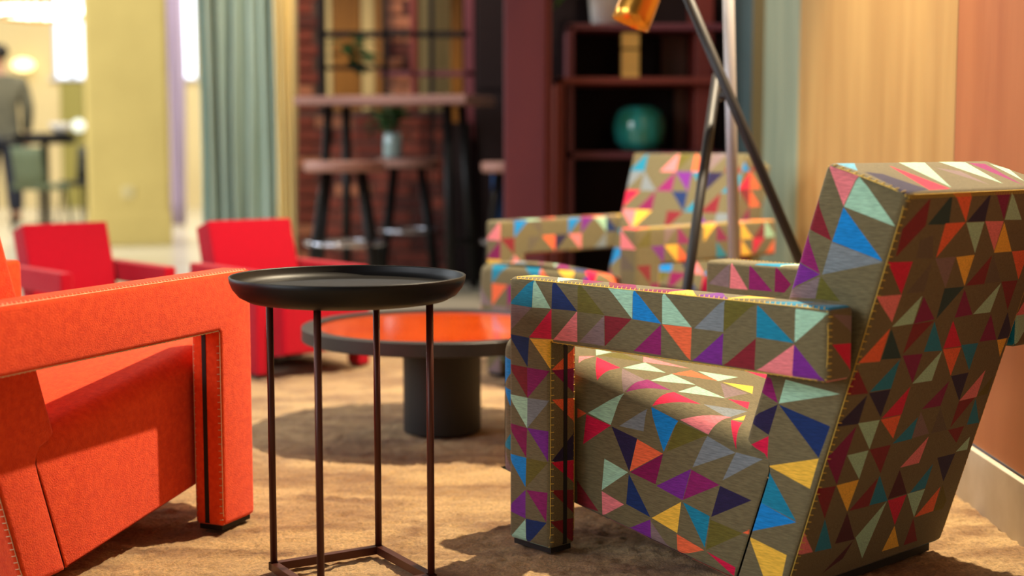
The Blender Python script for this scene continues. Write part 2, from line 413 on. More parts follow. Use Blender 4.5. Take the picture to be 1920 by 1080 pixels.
'farm': '''L 0.01,0.45 0.066,0.498 0.065,0.446|P 0.069,0.501 0.114,0.445 0.067,0.445|G 0.117,0.498 0.176,0.446 0.116,0.446|W 0.182,0.499 0.221,0.464 0.205,0.446 0.181,0.446''',
}
PRINT = {k: parse(v) for k, v in PRINT.items()}

# armchair dimensions
HW = 0.3145; AW = 0.067; AH = 0.50; BAR = 0.387; AL = 0.70; LEG = 0.112
SH = 0.2375; SR = 0.045; SHW = SH - SR
def seat_zt(s): return 0.362 - 0.19 * s
def seat_zb(s): return 0.0935 - 0.158 * s


def seat_map(s, w):
    a = abs(w); sg = -1 if w < 0 else 1
    if a < SHW:
        return Vector((s, sg * a, seat_zt(s) + 0.012 * (1 - (a / SHW) ** 2))), Vector((0.187, 0, 0.982))
    if a < SHW + SR * math.pi / 2:
        t = (a - SHW) / SR
        return (Vector((s, sg * (SHW + SR * math.sin(t)), seat_zt(s) - SR + SR * math.cos(t))),
                Vector((0.187 * math.cos(t), sg * math.sin(t), 0.982 * math.cos(t))))
    return Vector((s, sg * SH, seat_zt(s) - SR - (a - SHW - SR * math.pi / 2))), Vector((0, sg, 0))


def seat_w(s, z):
    return SHW + SR * math.pi / 2 + (seat_zt(s) - SR - z)


def armchair(loc, rz, k, fabric, thread, black, printed, hero=False, seed=0, AL=AL):
    root = empty('armchair', (loc[0], loc[1], 0.0), rz, k)
    auto = (0.0625, 0.056) if printed else None
    prof = [(0, 0.009), (LEG, 0.009), (LEG, BAR), (AL, BAR), (AL, AH), (0, AH)]
    for side in (-1, 1):
        bd = Build()
        y0, y1 = ((-HW, -HW + AW) if side < 0 else (HW - AW, HW))
        tr = {}
        if hero and side < 0:
            tr = {'cap0': PRINT['arm'], 'wall1': [(c, [(z - 0.009, la - HW) for la, z in p]) for c, p in PRINT['legr']],
                  'wall3': [(c, [(z - BAR, la - HW) for la, z in p]) for c, p in PRINT['aend']]}
        if hero and side > 0:
            tr = {'cap0': PRINT['farm'] + [(c, [(u, v) for u, v in p]) for c, p in auto_tris([(0.25, AH), (AL, AH), (AL, BAR), (0.25, BAR)], 0.0645, 0.056, 77)]}
        ev = prism(bd, prof, y0, y1, 0.011, tr, auto, seed + side * 7)
        arm = newobj('armrest', bd.mesh(printed), fabric, root)
        out, inn = ('cap0', 'cap1') if side < 0 else ('cap1', 'cap0')
        ye, yi, dy = (y0, y1, 1) if side < 0 else (y1, y0, -1)
        L1 = ev['wall1_L']; L3 = ev['wall3_L']
        runs = [(ev['wall4'], (0, ye), (AL, ye), (0, dy), 0.010, 0.009, 0.45),
                (ev['wall1'], (0, ye), (L1, ye), (0, dy), 0.0135, 0.008, 0),
                (ev['wall1'], (0, yi), (L1, yi), (0, -dy), 0.0135, 0.007, 0),
                (ev['wall3'], (0, ye), (L3, ye), (0, dy), 0.010, 0.009, 0),
                (ev['wall2'], (0, ye), (AL - LEG, ye), (0, dy), 0.012, 0.004, 0.5)]
        stitches('stitching', runs, thread, arm)
        ym = (y0 + y1) / 2 + (0.004 if side < 0 else -0.004)
        box('gap_strip', (LEG - 0.004, ym - 0.0045, 0.014), (LEG + 0.0012, ym + 0.0045, BAR - 0.001), black, arm)
        box('foot', (0.008, y0 + 0.008, 0.0), (LEG - 0.006, y1 - 0.008, 0.011), black, root)
    # seat cushion
    bd = Build(); sf = -0.112
    half = [(sf, seat_zb(sf)), (0.475, 0.020), (0.5355, 0.200), (0.539, 0.216), (0.537, 0.231), (0.528, 0.242), (0.5085, 0.2485), (0.489, 0.260)]
    outl = [(s, -seat_w(s, z)) for s, z in half] + [(0.515, -SHW), (0.515, SHW)] + [(s, seat_w(s, z)) for s, z in half[::-1]]
    nO = len(outl)
    rad = [0.008, 0.006] + [0.0] * (nO - 5) + [0.006, 0.008, 0.032]
    ws = [-0.6 + 0.02 * i for i in range(61)]
    rows = []
    arc = SR * math.pi / 2
    for q in (0, 0.125, 0.25, 0.375, 0.5, 0.625, 0.75, 0.875, 1.0):
        for sg in (-1, 1): rows.append(((-0.2, sg * (SHW + arc * q)), (0.7, sg * (SHW + arc * q))))
    for q in (-0.15, -0.1, -0.05, 0, 0.05, 0.1, 0.15): rows.append(((-0.2, q), (0.7, q)))
    for i in range(8): rows.append(((0.0 + 0.08 * i, -0.7), (0.0 + 0.08 * i, 0.7)))
    tr = []
    if printed:
        tr = auto_tris([(-0.112, -0.62), (0.54, 0.62)], 0.0625, 0.06, seed + 31)
        if hero:
            tr = [t for t in tr if min(p[1] for p in t[1]) > 0.0 or max(p[0] for p in t[1]) < 0.05] + PRINT['seat']
    panel(bd, outl, seat_map, rad, tr, rows)
    zt, zb = seat_zt(sf), seat_zb(sf)
    fo = [(-SH, zb), (SH, zb), (SH, zt - SR)] + \
         [(SHW + SR * math.cos(t), zt - SR + SR * math.sin(t)) for t in [math.pi / 2 * i / 6 for i in range(1, 7)]] + \
         [(-SHW - SR * math.sin(t), zt - SR + SR * math.cos(t)) for t in [math.pi / 2 * i / 6 for i in range(0, 7)]]
    panel(bd, fo, lambda u, v: (Vector((sf, u, v)), Vector((-1, 0, 0))), [0.012] + [0.03] * (len(fo) - 1),
          auto_tris(fo, 0.07, 0.065, seed + 5) if printed else ())
    bo = [(sf, -SH), (0.473, -SH), (0.473, SH), (sf, SH)]
    panel(bd, bo, lambda u, v: (Vector((u, v, seat_zb(u) if u < 0.4 else 0.0935 - 0.158 * u)), Vector((0, 0, -1))), [0.008] * 4,
          auto_tris(bo, 0.09, 0.08, seed + 9) if printed else ())
    newobj('seat_cushion', bd.mesh(printed), fabric, root)
    # backrest
    bd = Build()
    bp = [(0.636, 0.715), (0.78, 0.670), (0.575, 0.016), (0.475, 0.016), (0.5355, 0.200), (0.539, 0.216), (0.537, 0.231), (0.528, 0.242), (0.5085, 0.2485), (0.489, 0.260)]
    tr = {}
    if hero:
        tr = {'cap0': PRINT['bside'], 'wall0': [(c, [(u, v - HW) for u, v in p]) for c, p in PRINT['btop']],
              'wall1': [(c, [(u, v - HW) for u, v in p]) for c, p in PRINT['rear']]}
    elif printed:
        tr = {'wall9': auto_tris([(0, -SH), (0.48, SH)], 0.068, 0.068, seed + 3, 0.85)}
    ev = prism(bd, bp, -SH, SH, 0.012, tr, auto, seed + 55, (3, 4, 5, 6, 7, 8))
    back = newobj('backrest', bd.mesh(printed), fabric, root)
    Lr = ev['wall1_L']; Lt = ev['wall0_L']
    stitches('stitching', [(ev['wall1'], (0, -SH), (Lr, -SH), (0, 1), 0.0125, 0.009, 0), (ev['wall1'], (0, SH), (Lr, SH), (0, -1), 0.0125, 0.009, 0),
                           (ev['wall1'], (0, -SH), (0, SH), (1, 0), 0.0052, 0.008, 0),
                           (ev['wall0'], (0, -SH), (Lt, -SH), (0, 1), 0.0125, 0.008, 0.4), (ev['wall0'], (0, SH), (Lt, SH), (0, -1), 0.0125, 0.008, 0.4)], thread, back)
    box('foot', (0.495, -SH + 0.02, 0.0), (0.562, SH - 0.02, 0.022), black, root)
    return root

# ------------------------------------------------------------------ materials
M_print = mat('printed_fabric', BASE, 0.9, attr='print', streak=0.24, scale=(60, 420, 700), detail=2, bump=0.25, bscale=900, sheen=0.15, spec=0.2)
M_orange = mat('orange_wool', (240, 80, 30), 0.95, col2=(226, 66, 22), scale=(90, 90, 90), bump=0.45, bscale=420, sheen=0.15, spec=0.15)
M_red = mat('red_wool', (178, 2, 34), 0.95, col2=(164, 2, 30), scale=(90, 90, 90), bump=0.4, bscale=420, sheen=0.15, spec=0.15)
M_thread_y = mat('yellow_thread', (216, 182, 74), 0.8)
M_thread_w = mat('pale_thread', (226, 190, 150), 0.8)
M_thread_r = mat('red_thread', (210, 60, 60), 0.8)
M_black = mat('black_rubber', (12, 11, 12), 0.7)
M_blackmetal = mat('black_powder_coat', (11, 10, 10), 0.45, col2=(15, 13, 12), scale=(300, 300, 300), spec=0.25)
M_bronze = mat('bronze_brown_metal', (74, 34, 22), 0.42, metal=0.35)
M_anthra = mat('anthracite_coat', (34, 32, 33), 0.45, col2=(40, 38, 37), scale=(200, 200, 200))
M_orangelac = mat('orange_lacquer', (222, 84, 22), 0.12, coat=0.6, col2=(206, 70, 18), scale=(5, 5, 5))
M_brass = mat('brushed_brass', (216, 150, 62), 0.28, metal=1.0)
M_brasssat = mat('satin_brass', (236, 190, 100), 0.5, metal=0.3)
M_white = mat('white_ceramic', (210, 206, 200), 0.4)
M_teal = mat('teal_glaze', (44, 156, 152), 0.14, col2=(44, 122, 98), scale=(14, 14, 5), coat=0.6, contrast=(0.4, 0.62))
M_burg = mat('burgundy_paint', (106, 44, 52), 0.5, col2=(98, 40, 50), scale=(4, 4, 2))
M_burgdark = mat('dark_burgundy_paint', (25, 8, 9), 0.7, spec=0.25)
M_burgred = mat('red_brown_paint', (112, 38, 28), 0.5)
M_mauve = mat('mauve_paint', (96, 40, 52), 0.5)
M_carpet = None


def wood(name, c1, c2, sc=(9, 9, 1.3)):
    return mat(name, c1, 0.55, col2=c2, scale=sc, detail=9, contrast=(0.3, 0.7), bump=0.05)


# ------------------------------------------------------------------ floor and carpet
M_floor = mat('pale_polished_floor', (214, 206, 184), 0.22, col2=(200, 188, 160), scale=(0.6, 1.5, 1))
fl = box('floor', (-14, 5.74, -0.08), (8, 26, 0.0), M_floor); tag(fl, kind='structure')
fl = box('floor', (-14, -3, -0.08), (8, 5.74, -0.02), M_floor); tag(fl, kind='structure')


def carpet_material():
    m = bpy.data.materials.new('tan_shag_carpet'); m.use_nodes = True
    nt = m.node_tree; N = nt.nodes; Lk = nt.links; b = N['Principled BSDF']
    b.inputs['Roughness'].default_value = 1.0; b.inputs['Specular IOR Level'].default_value = 0.1
    b.inputs['Sheen Weight'].default_value = 0.25
    tc = N.new('ShaderNodeTexCoord')
    n1 = N.new('ShaderNodeTexNoise'); n1.inputs['Scale'].default_value = 5; n1.inputs['Detail'].default_value = 6
    n1.inputs['Distortion'].default_value = 0.8
    mp = N.new('ShaderNodeMapping'); mp.inputs['Scale'].default_value = (0.8, 2.0, 1)
    Lk.new(tc.outputs['Object'], mp.inputs['Vector']); Lk.new(mp.outputs['Vector'], n1.inputs['Vector'])
    cr = N.new('ShaderNodeValToRGB'); e = cr.color_ramp.elements
    e[0].position = 0.34; e[0].color = lin((150, 110, 70)); e[1].position = 0.64; e[1].color = lin((212, 174, 120))
    Lk.new(n1.outputs['Fac'], cr.inputs['Fac'])
    n2 = N.new('ShaderNodeTexNoise'); n2.inputs['Scale'].default_value = 150; n2.inputs['Detail'].default_value = 6; n2.inputs['Roughness'].default_value = 0.7
    Lk.new(tc.outputs['Object'], n2.inputs['Vector'])
    mr = N.new('ShaderNodeMapRange'); mr.inputs['From Min'].default_value = 0.3; mr.inputs['From Max'].default_value = 0.7
    mr.inputs['To Min'].default_value = 0.5; mr.inputs['To Max'].default_value = 1.3
    Lk.new(n2.outputs['Fac'], mr.inputs['Value'])
    sc = N.new('ShaderNodeVectorMath'); sc.operation = 'SCALE'
    Lk.new(cr.outputs['Color'], sc.inputs[0]); Lk.new(mr.outputs['Result'], sc.inputs['Scale'])
    Lk.new(sc.outputs['Vector'], b.inputs['Base Color'])
    bp = N.new('ShaderNodeBump'); bp.inputs['Strength'].default_value = 1.0; bp.inputs['Distance'].default_value = 0.007
    Lk.new(n2.outputs['Fac'], bp.inputs['Height']); Lk.new(bp.outputs['Normal'], b.inputs['Normal'])
    return m


def make_carpet():
    from mathutils import noise
    V, Fc = [], []
    ys = []
    y = 1.2
    while y < 5.75:
        ys.append(y); y += 0.006 + max(0.0, y - 2.6) * 0.009
    xs = [-3.2 + 0.012 * i for i in range(100)] + [-2.0 + 0.0075 * i for i in range(int((0.955 + 2.0) / 0.0075) + 1)]
    nx = len(xs)
    for y in ys:
        for x in xs:
            p = Vector((x, y, 0))
            h = 0.0022 * noise.noise(p * 7.0) + 0.0035 * noise.noise(Vector((x * 30, y * 42, 0.3))) + 0.005 * noise.noise(Vector((x * 75, y * 75, 1.7)))
            V.append((x, y, -0.0065 + h))
    for j in range(len(ys) - 1):
        for i in range(nx - 1):
            q = j * nx + i
            Fc.append((q, q + 1, q + nx + 1, q + nx))
    me = mesh_from(V, Fc, True)
    o = newobj('carpet', me, carpet_material())
    return tag(o, 'mottled tan shag carpet under the seating group', 'carpet')


make_carpet()

# ------------------------------------------------------------------ right wall: stained panels, stone skirting
WX = 0.965
wr = empty('wall_right', (WX, 4, 0)); tag(wr, kind='structure')


def wpanel(y0, y1, m, x=WX):
    o = box('panel', (x - WX, y0 - 4 + 0.002, 0.118), (x - WX + 0.03, y1 - 4 - 0.002, 3.0), m, wr, 0.002)
    return o


M_w_orange = wood('orange_stained_wood', (176, 108, 62), (158, 90, 48))
M_w_yellow = wood('yellow_stained_wood', (192, 154, 92), (172, 132, 74))
M_w_sage = wood('sage_stained_wood', (162, 170, 142), (130, 144, 122))
M_w_olive = wood('olive_stained_wood', (116, 98, 54), (96, 82, 46))
M_w_blue = wood('slate_blue_stained_wood', (80, 104, 108), (54, 72, 72))
wpanel(-0.6, 1.42, M_w_yellow); wpanel(1.42, 3.12, M_w_orange); wpanel(3.12, 4.83, M_w_yellow); wpanel(4.83, 5.50, M_w_sage)
wpanel(5.50, 5.78, M_w_olive); wpanel(5.78, 6.9, M_w_blue)
box('backing', (0.03, -4.6, 0), (0.10, 2.95, 3.0), M_burgdark, wr)
M_stone = mat('pale_stone_skirting', (206, 196, 176), 0.5, col2=(190, 178, 156), scale=(9, 9, 9), detail=5)
bs = box('baseboard_right', (WX - 0.012, -0.6, -0.01), (WX + 0.03, 6.9, 0.112), M_stone, None, 0.002); tag(bs, kind='structure')
tr1 = box('trim_1', (WX + 0.004, -0.6, 0.112), (WX + 0.03, 6.9, 0.1185), mat('blue_grey_metal_strip', (92, 100, 122), 0.4), None); tag(tr1, kind='structure')

# ------------------------------------------------------------------ the armchairs
hero = armchair((0.2240, 2.8139), -0.8251, 1.0, M_print, M_thread_y, M_black, True, True, 3)
tag(hero, 'nearest triangle-patterned armchair on the right, seen from behind against the wood wall', 'armchair', 'triangle-patterned armchairs')
orange = armchair((-0.8026, 2.895), 4.3277, 1.0, M_orange, M_thread_w, M_black, False, False, 0, 0.735)
tag(orange, 'plain orange wool armchair cut off by the left edge, beside the black tray table', 'armchair')
far = armchair((0.1375, 4.3251), 0.7847, 1.0, M_print, M_thread_y, M_black, True, False, 40)
tag(far, 'smaller-looking triangle-patterned armchair facing us behind the tripod lamp', 'armchair', 'triangle-patterned armchairs')
redR = armchair((-0.6451, 4.6189), 2.2416, 0.677, M_red, M_thread_r, M_black, False, False, 0)
tag(redR, 'small red armchair directly behind the black tray table', 'armchair', 'small red armchairs')
redL = armchair((-1.30, 4.70), 2.29, 0.655, M_red, M_thread_r, M_black, False, False, 0)
tag(redL, 'small red armchair at the far left, behind the orange armchair', 'armchair', 'small red armchairs')

# ------------------------------------------------------------------ tray side table
st = empty('side_table', (-0.277, 2.393, 0)); tag(st, 'black round tray side table on four thin bronze legs', 'table')
TZ = 0.522; TR = 0.199
prof = [(0.0, TZ - 0.044), (0.150, TZ - 0.044), (0.168, TZ - 0.041), (0.183, TZ - 0.033), (0.193, TZ - 0.021), (TR - 0.001, TZ - 0.009), (TR, TZ - 0.001),
        (TR - 0.001, TZ), (TR - 0.0035, TZ), (TR - 0.0045, TZ - 0.002), (TR - 0.006, TZ - 0.010), (0.187, TZ - 0.018), (0.176, TZ - 0.0205), (0.0, TZ - 0.0205)]
lathe('tray', prof, M_blackmetal, st, 128)
ca = math.atan2(0.128, 0.031)
cor = [(0.1435 * math.cos(ca + i * math.pi / 2), 0.1435 * math.sin(ca + i * math.pi / 2)) for i in range(4)]
for i in range(4):
    x, y = cor[i]
    tube('leg', [(x, y, 0.012), (x, y, TZ - 0.040)], 0.0062, M_bronze, st, 16)
    x2, y2 = cor[(i + 1) % 4]
    d = Vector((x2 - x, y2 - y, 0)); L = d.length; d.normalize(); n_ = Vector((-d.y, d.x, 0))
    V = []
    for (t, s, z) in [(t, s, z) for t in (-0.007, L + 0.007) for s in (-0.007, 0.007) for z in (0.0, 0.014)]:
        V.append(Vector((x, y, z)) + d * t + n_ * s)
    newobj('base_bar', mesh_from(V, [(0, 1, 3, 2), (4, 6, 7, 5), (0, 4, 5, 1), (2, 3, 7, 6), (1, 5, 7, 3), (0, 2, 6, 4)]), M_bronze, st)

# ------------------------------------------------------------------ coffee table
ct = empty('coffee_table', (-0.182, 3.66, 0)); tag(ct, 'low round coffee table with glossy orange top and dark drum pedestal', 'table')
CZ = 0.277; CR = 0.361
lathe('rim', [(0.0, CZ - 0.034), (CR - 0.002, CZ - 0.034), (CR, CZ - 0.032), (CR, CZ - 0.001), (CR - 0.001, CZ), (CR - 0.038, CZ), (CR - 0.040, CZ - 0.010)], M_anthra, ct, 128, False)
lathe('tabletop', [(0.0, CZ - 0.0065), (CR - 0.039, CZ - 0.0065), (CR - 0.039, CZ - 0.02)], M_orangelac, ct, 128, False)
lathe('pedestal', [(0.0, 0.0), (0.100, 0.0), (0.101, 0.004), (0.101, CZ - 0.034)], mat('dark_drum', (16, 14, 12), 0.6, col2=(20, 18, 15), scale=(60, 60, 8)), ct, 96)

# ------------------------------------------------------------------ tripod floor lamp
lp = empty('floor_lamp', (0.62, 3.52, 0)); tag(lp, 'tripod floor lamp with crossing dark metal rods and a brass cup head', 'floor lamp')
M_rod = mat('dark_satin_steel', (24, 23, 25), 0.5, spec=0.4)
lo = Vector(lp.location)


def rod(a, b, r=0.0125):
    return tube('rod', [Vector(a) - lo, Vector(b) - lo], r, M_rod, lp, 20)


YA0, YA1 = 3.56, 3.44
a_hi = at(1215, -180, YA1); a_lo = at(1640, 838, YA0); a_lo.z = 0.0
rod(a_lo, a_hi)
b_lo = at(1383, 800, 3.74); b_lo.z = 0.0
b_hi = at(1361, -230, 3.56)
rod(b_lo, b_hi, 0.0145).data.materials[0] = mat('daylit_steel_tint', (150, 148, 152), 0.42, metal=0.35)  # daylight gleam on this rod put into a lighter steel colour
c_lo = at(1243, 870, 3.32); c_lo.z = 0.0
c_hi = at(1345, 140, 3.53)
rod(c_lo, c_hi)
j = at(1357, 180, 3.52) - lo
tube('joint', [j + Vector((0, -0.03, 0)), j + Vector((0, 0.05, 0))], 0.012, M_rod, lp, 16)
hb = at(1181, 46, 3.40) - lo; ha = (at(1226, -62, 3.40) - lo - hb).normalized()
rot = ha.to_track_quat('Z', 'Y').to_matrix()
hp = [(0.0, 0.155), (0.012, 0.155), (0.020, 0.150), (0.031, 0.137), (0.040, 0.112), (0.0445, 0.075), (0.0465, 0.03), (0.047, 0.0), (0.0455, 0.0), (0.045, 0.03), (0.043, 0.075), (0.038, 0.112), (0.0, 0.14)]
lathe('lamp_head', hp, M_brass, lp, 64, True, hb, rot)
tube('head_stem', [hb + ha * 0.15, (a_hi - lo) + Vector((0, 0, -0.01))], 0.007, M_rod, lp, 12)
blob = newobj('bulb', blob_me(hb + ha * 0.07, 0.024, 0.024, 0.03, 1, 0.0, 2), mat('frosted_bulb', (235, 225, 205), 0.4), lp)

# ------------------------------------------------------------------ burgundy pillar and shelving
pl = box('wall_pillar', (at(945, 300, 6.0).x, 6.0, 0), (at(1022, 300, 6.0).x, 6.28, 3.2), M_burg, None, 0.004); tag(pl, kind='structure')
pr = box('trim_2', (at(1022, 300, 6.0).x, 6.02, 0), (at(1033, 300, 6.0).x, 6.28, 3.2), M_burgred, None, 0.003); tag(pr, kind='structure')

SY = 6.30; SB = 6.66
sh = empty('shelving_unit', (0.55, SY, 0)); tag(sh, 'burgundy open shelving of stacked box frames with vase and brass holder', 'shelving')


def shb(name, x0, x1, y0, y1, z0, z1, m):
    return box(name, (x0 - 0.55, y0 - SY, z0), (x1 - 0.55, y1 - SY, z1), m, sh, 0.003)


def X(px, Y=SY): return at(px, 272, Y).x
def Z(py, Y=SY): return at(960, py, Y).z


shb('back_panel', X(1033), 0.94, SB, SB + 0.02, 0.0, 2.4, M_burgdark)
shb('upright', X(1041), X(1057), SY - 0.06, SB, 0.0, Z(146), M_burgred)
shb('shelf', X(1041), 0.94, SY - 0.06, SB, Z(158), Z(146), M_burgred)
shb('upright', X(1063), X(1076), SY, SB, 0.0, Z(45), M_mauve)
shb('shelf', X(1063), 0.94, SY, SB, Z(297), Z(284), M_mauve)
shb('shelf', X(1063), 0.94, SY, SB, Z(56), Z(44), M_mauve)
shb('shelf', X(1063), 0.94, SY, SB, 0.30, 0.33, M_mauve)
M_brownpan = wood('brown_panel', (86, 46, 22), (70, 36, 18))
shb('panel', X(1262, SB), X(1285, SB), SB - 0.06, SB, Z(284), Z(158), M_brownpan)
shb('panel', X(1236, SB), X(1283, SB), SB - 0.06, SB, Z(146), Z(56), M_brownpan)
shb('panel', X(1295, SB), X(1312, SB), SB - 0.05, SB, Z(146), Z(56), mat('grey_green_panel', (60, 66, 56), 0.5))
shb('upright', X(1305), X(1338), SY + 0.05, SB, 0.0, Z(-40), M_burgred)
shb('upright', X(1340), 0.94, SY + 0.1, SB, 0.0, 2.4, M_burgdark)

vz = Z(284) + 0.0005
vs_ = Z(196) - Z(280)
vp = [(0.0, 0.0), (0.055, 0.0), (0.085, 0.012), (0.108, 0.045), (0.1165, 0.095), (0.112, 0.14), (0.095, 0.175), (0.07, 0.192), (0.062, 0.196), (0.058, 0.192), (0.06, 0.186), (0.07, 0.17), (0.0, 0.165)]
vc = at(1198, 272, SY + 0.14)
vs_k = 1.03
vo = lathe('vase', [(r * vs_k, z * vs_k) for r, z in vp], M_teal, None, 64); vo.location = (vc.x, SY + 0.14, vz)
tag(vo, 'round teal glazed vase on the burgundy shelf', 'vase')
bh = empty('candle_holder', (at(1181, 150, SY + 0.08).x, SY + 0.08, Z(146) + 0.0005)); tag(bh, 'tall brass two-piece block standing on the shelf below the lamp head', 'ornament')
bwid = 0.039
box('lower_block', (-bwid, -bwid, 0), (bwid, bwid, 0.124), M_brasssat, bh, 0.004)
box('joint_band', (-bwid + 0.004, -bwid + 0.004, 0.124), (bwid - 0.004, bwid - 0.004, 0.132), M_black, bh)
box('upper_block', (-bwid, -bwid, 0.132), (bwid, bwid, 0.2), M_brasssat, bh, 0.004)

pp = empty('potted_plant', (at(1138, 40, SY + 0.15).x, SY + 0.15, Z(44) + 0.0005)); tag(pp, 'green trailing plant in a white pot on top of the burgundy shelf', 'plant')
lathe('pot', [(0.0, 0.0), (0.062, 0.0), (0.07, 0.01), (0.085, 0.15), (0.088, 0.16), (0.08, 0.16), (0.075, 0.14), (0.0, 0.14)], M_white, pp, 40)
M_leaf = mat('green_leaf', (96, 150, 44), 0.5, col2=(70, 118, 36), scale=(20, 20, 20))
M_leafd = mat('dark_green_leaf', (30, 62, 30), 0.5, col2=(44, 84, 38), scale=(20, 20, 20))


def leaf_me(L, w):
    V = [(0, 0, 0)]; Fc = []
    for i in range(1, 6):
        t = i / 6; hw_ = w * math.sin(math.pi * t) ** 0.8; z = 0.25 * L * t - 0.45 * L * t * t
        V += [(L * t, -hw_, z + 0.1 * hw_), (L * t, 0, z - 0.1 * hw_), (L * t, hw_, z + 0.1 * hw_)]
    V.append((L, 0, -0.2 * L))
    Fc += [(0, 1, 2), (0, 2, 3)]
    for i in range(4):
        q = 1 + 3 * i
        Fc += [(q, q + 3, q + 4, q + 1), (q + 1, q + 4, q + 5, q + 2)]
    Fc += [(13, 16, 14), (14, 16, 15)]
    return mesh_from(V, Fc, True)


def leaves(parent, z0, n, L, w, m, seed, lean=(0, 0), up=(0.2, 1.2)):
    rnd = random.Random(seed); me = leaf_me(L, w)
    for i in range(n):
        o = newobj('leaf', me, m, parent)
        a = rnd.random() * 6.283; r = rnd.random() * 0.05
        o.location = (r * math.cos(a) + lean[0], r * math.sin(a) + lean[1], z0 + rnd.random() * 0.14)
        o.rotation_euler = (rnd.uniform(-0.4, 0.4), -rnd.uniform(*up), a)
        s = rnd.uniform(0.7, 1.2); o.scale = (s, s, s)


leaves(pp, 0.15, 34, 0.17, 0.04, M_leaf, 4)
# long stems of the same plant hanging out to the left
lm = leaf_me(0.15, 0.035); rnd = random.Random(8)
for i in range(14):
    o = newobj('leaf', lm, M_leaf, pp); t = i / 13
    o.location = (-0.08 - 0.16 * t, rnd.uniform(-0.05, 0.05), 0.17 - 0.02 * t + rnd.uniform(-0.02, 0.03))
    o.rotation_euler = (rnd.uniform(-0.5, 0.5), rnd.uniform(-0.3, 0.3), math.pi + rnd.uniform(-0.7, 0.7))

# ------------------------------------------------------------------ brick niche behind the bar table
BY = 8.0
wb = empty('wall_brick', (-0.8, BY, 0)); tag(wb, kind='structure')
M_mortar = mat('grey_mortar', (96, 74, 66), 0.9)
BR = [mat('brick_red', (132, 62, 46), 0.9, col2=(112, 50, 38), scale=(30, 30, 30), bump=0.3),
      mat('brick_dark', (96, 46, 38), 0.9, col2=(80, 38, 32), scale=(30, 30, 30), bump=0.3),
      mat('brick_pale', (182, 118, 86), 0.9, col2=(160, 98, 70), scale=(30, 30, 30), bump=0.3)]
brick_me = {}


def brick_fill(px0, px1, z0, z1, seed, pale=0.2):
    rnd = random.Random(seed)
    x0 = at(px0, 272, BY).x + 0.8; x1 = at(px1, 272, BY).x + 0.8
    box('mortar', (x0, 0.012, z0), (x1, 0.30, z1), M_mortar, wb)
    z = z0; row = 0
    while z < z1 - 0.03:
        x = x0 - (0.105 if row % 2 else 0.0)
        while x < x1 - 0.01:
            a = max(x, x0); b = min(x + 0.205, x1); w = round(b - a, 3)
            if w > 0.03:
                k = rnd.random(); mi = 2 if k < pale else (1 if k < pale + 0.3 else 0)
                key = (w, mi)
                if key not in brick_me:
                    brick_me[key] = box_me((0, 0, 0), (w, 0.10, 0.064), 0.004, 1); brick_me[key].materials.append(BR[mi])
                o = newobj('brick', brick_me[key], None, wb)
                o.location = (a, rnd.uniform(-0.004, 0.004), z)
            x += 0.216
        z += 0.076; row += 1


zlow = at(960, 208, BY).z
brick_fill(555, 836, 0.0, zlow, 1, 0.10)
brick_fill(555, 601, zlow, 2.2, 2, 0.25)
brick_fill(722, 774, zlow, 2.2, 3, 0.75)
# back wall of the niche with upright boards
wk = empty('wall_back', (-0.6, 8.6, 0)); tag(wk, kind='structure')
box('backing', (-0.75, 0.05, 0), (1.4, 0.12, 2.6), M_burgdark, wk)
M_cream = mat('cream_board', (226, 196, 132), 0.6)
M_amber = wood('amber_board', (172, 112, 34), (128, 78, 20))
for px0, px1, m in ((603, 624, M_cream), (626, 678, M_amber), (680, 703, M_cream), (704, 722, M_amber), (776, 788, M_amber), (789, 806, M_cream), (815, 845, M_cream), (846, 868, M_amber)):
    x0 = at(px0, 272, 8.6).x + 0.6; x1 = at(px1, 272, 8.6).x + 0.6
    box('board', (x0, 0.0, 0.75), (x1, 0.045, 2.4), m, wk, 0.003)
# open divider frame standing in front of the niche
dv = empty('divider_rack', (-0.6, 7.86, 0)); tag(dv, 'dark open metal rack with burgundy posts in front of the brick niche', 'rack')
M_rack = mat('dark_brown_steel', (16, 8, 8), 0.6, spec=0.25)
def dvb(name, px0, px1, py0, py1, m, t=0.03):
    a = at(px0, py1, 7.86); b = at(px1, py0, 7.86)
    box(name, (a.x + 0.6, 0, a.z), (b.x + 0.6, t, b.z), m, dv, 0.002)
dvb('beam', 598, 880, 58, 70, M_rack); dvb('beam', 598, 730, 124, 131, M_rack); dvb('beam', 712, 888, 133, 143, M_burg)
dvb('post', 872, 888, -60, 560, M_burg, 0.05); dvb('post', 597, 605, -60, 210, M_rack); dvb('post', 770, 780, -60, 210, M_burgred); dvb('post', 718, 726, -60, 210, M_rack)
dvb('post', 806, 813, -60, 300, M_rack)
# dark cupboard right of the niche
cb = empty('tall_cupboard', (at(919, 272, 7.7).x, 7.7, 0)); tag(cb, 'tall dark burgundy cupboard in the shade behind the bar table', 'cupboard')
w2 = (at(945, 272, 7.7).x - at(893, 272, 7.7).x) / 2
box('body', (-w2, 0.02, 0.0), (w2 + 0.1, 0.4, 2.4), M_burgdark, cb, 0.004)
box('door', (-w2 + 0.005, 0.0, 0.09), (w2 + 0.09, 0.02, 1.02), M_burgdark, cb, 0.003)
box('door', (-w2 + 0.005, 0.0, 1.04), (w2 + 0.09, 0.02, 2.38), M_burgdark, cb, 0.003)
lc = empty('low_cabinet', (at(860, 272, 7.62).x, 7.62, 0)); tag(lc, 'low dark cabinet between the brick wall and the tall cupboard', 'cabinet')
w3 = (at(883, 272, 7.75).x - at(838, 272, 7.75).x) / 2
box('body', (-w3, 0.02, 0.0), (w3, 0.2, 0.86), M_burgdark, lc, 0.004)
box('door', (-w3 + 0.004, 0.0, 0.06), (w3 - 0.004, 0.02, 0.85), M_burgdark, lc, 0.003)

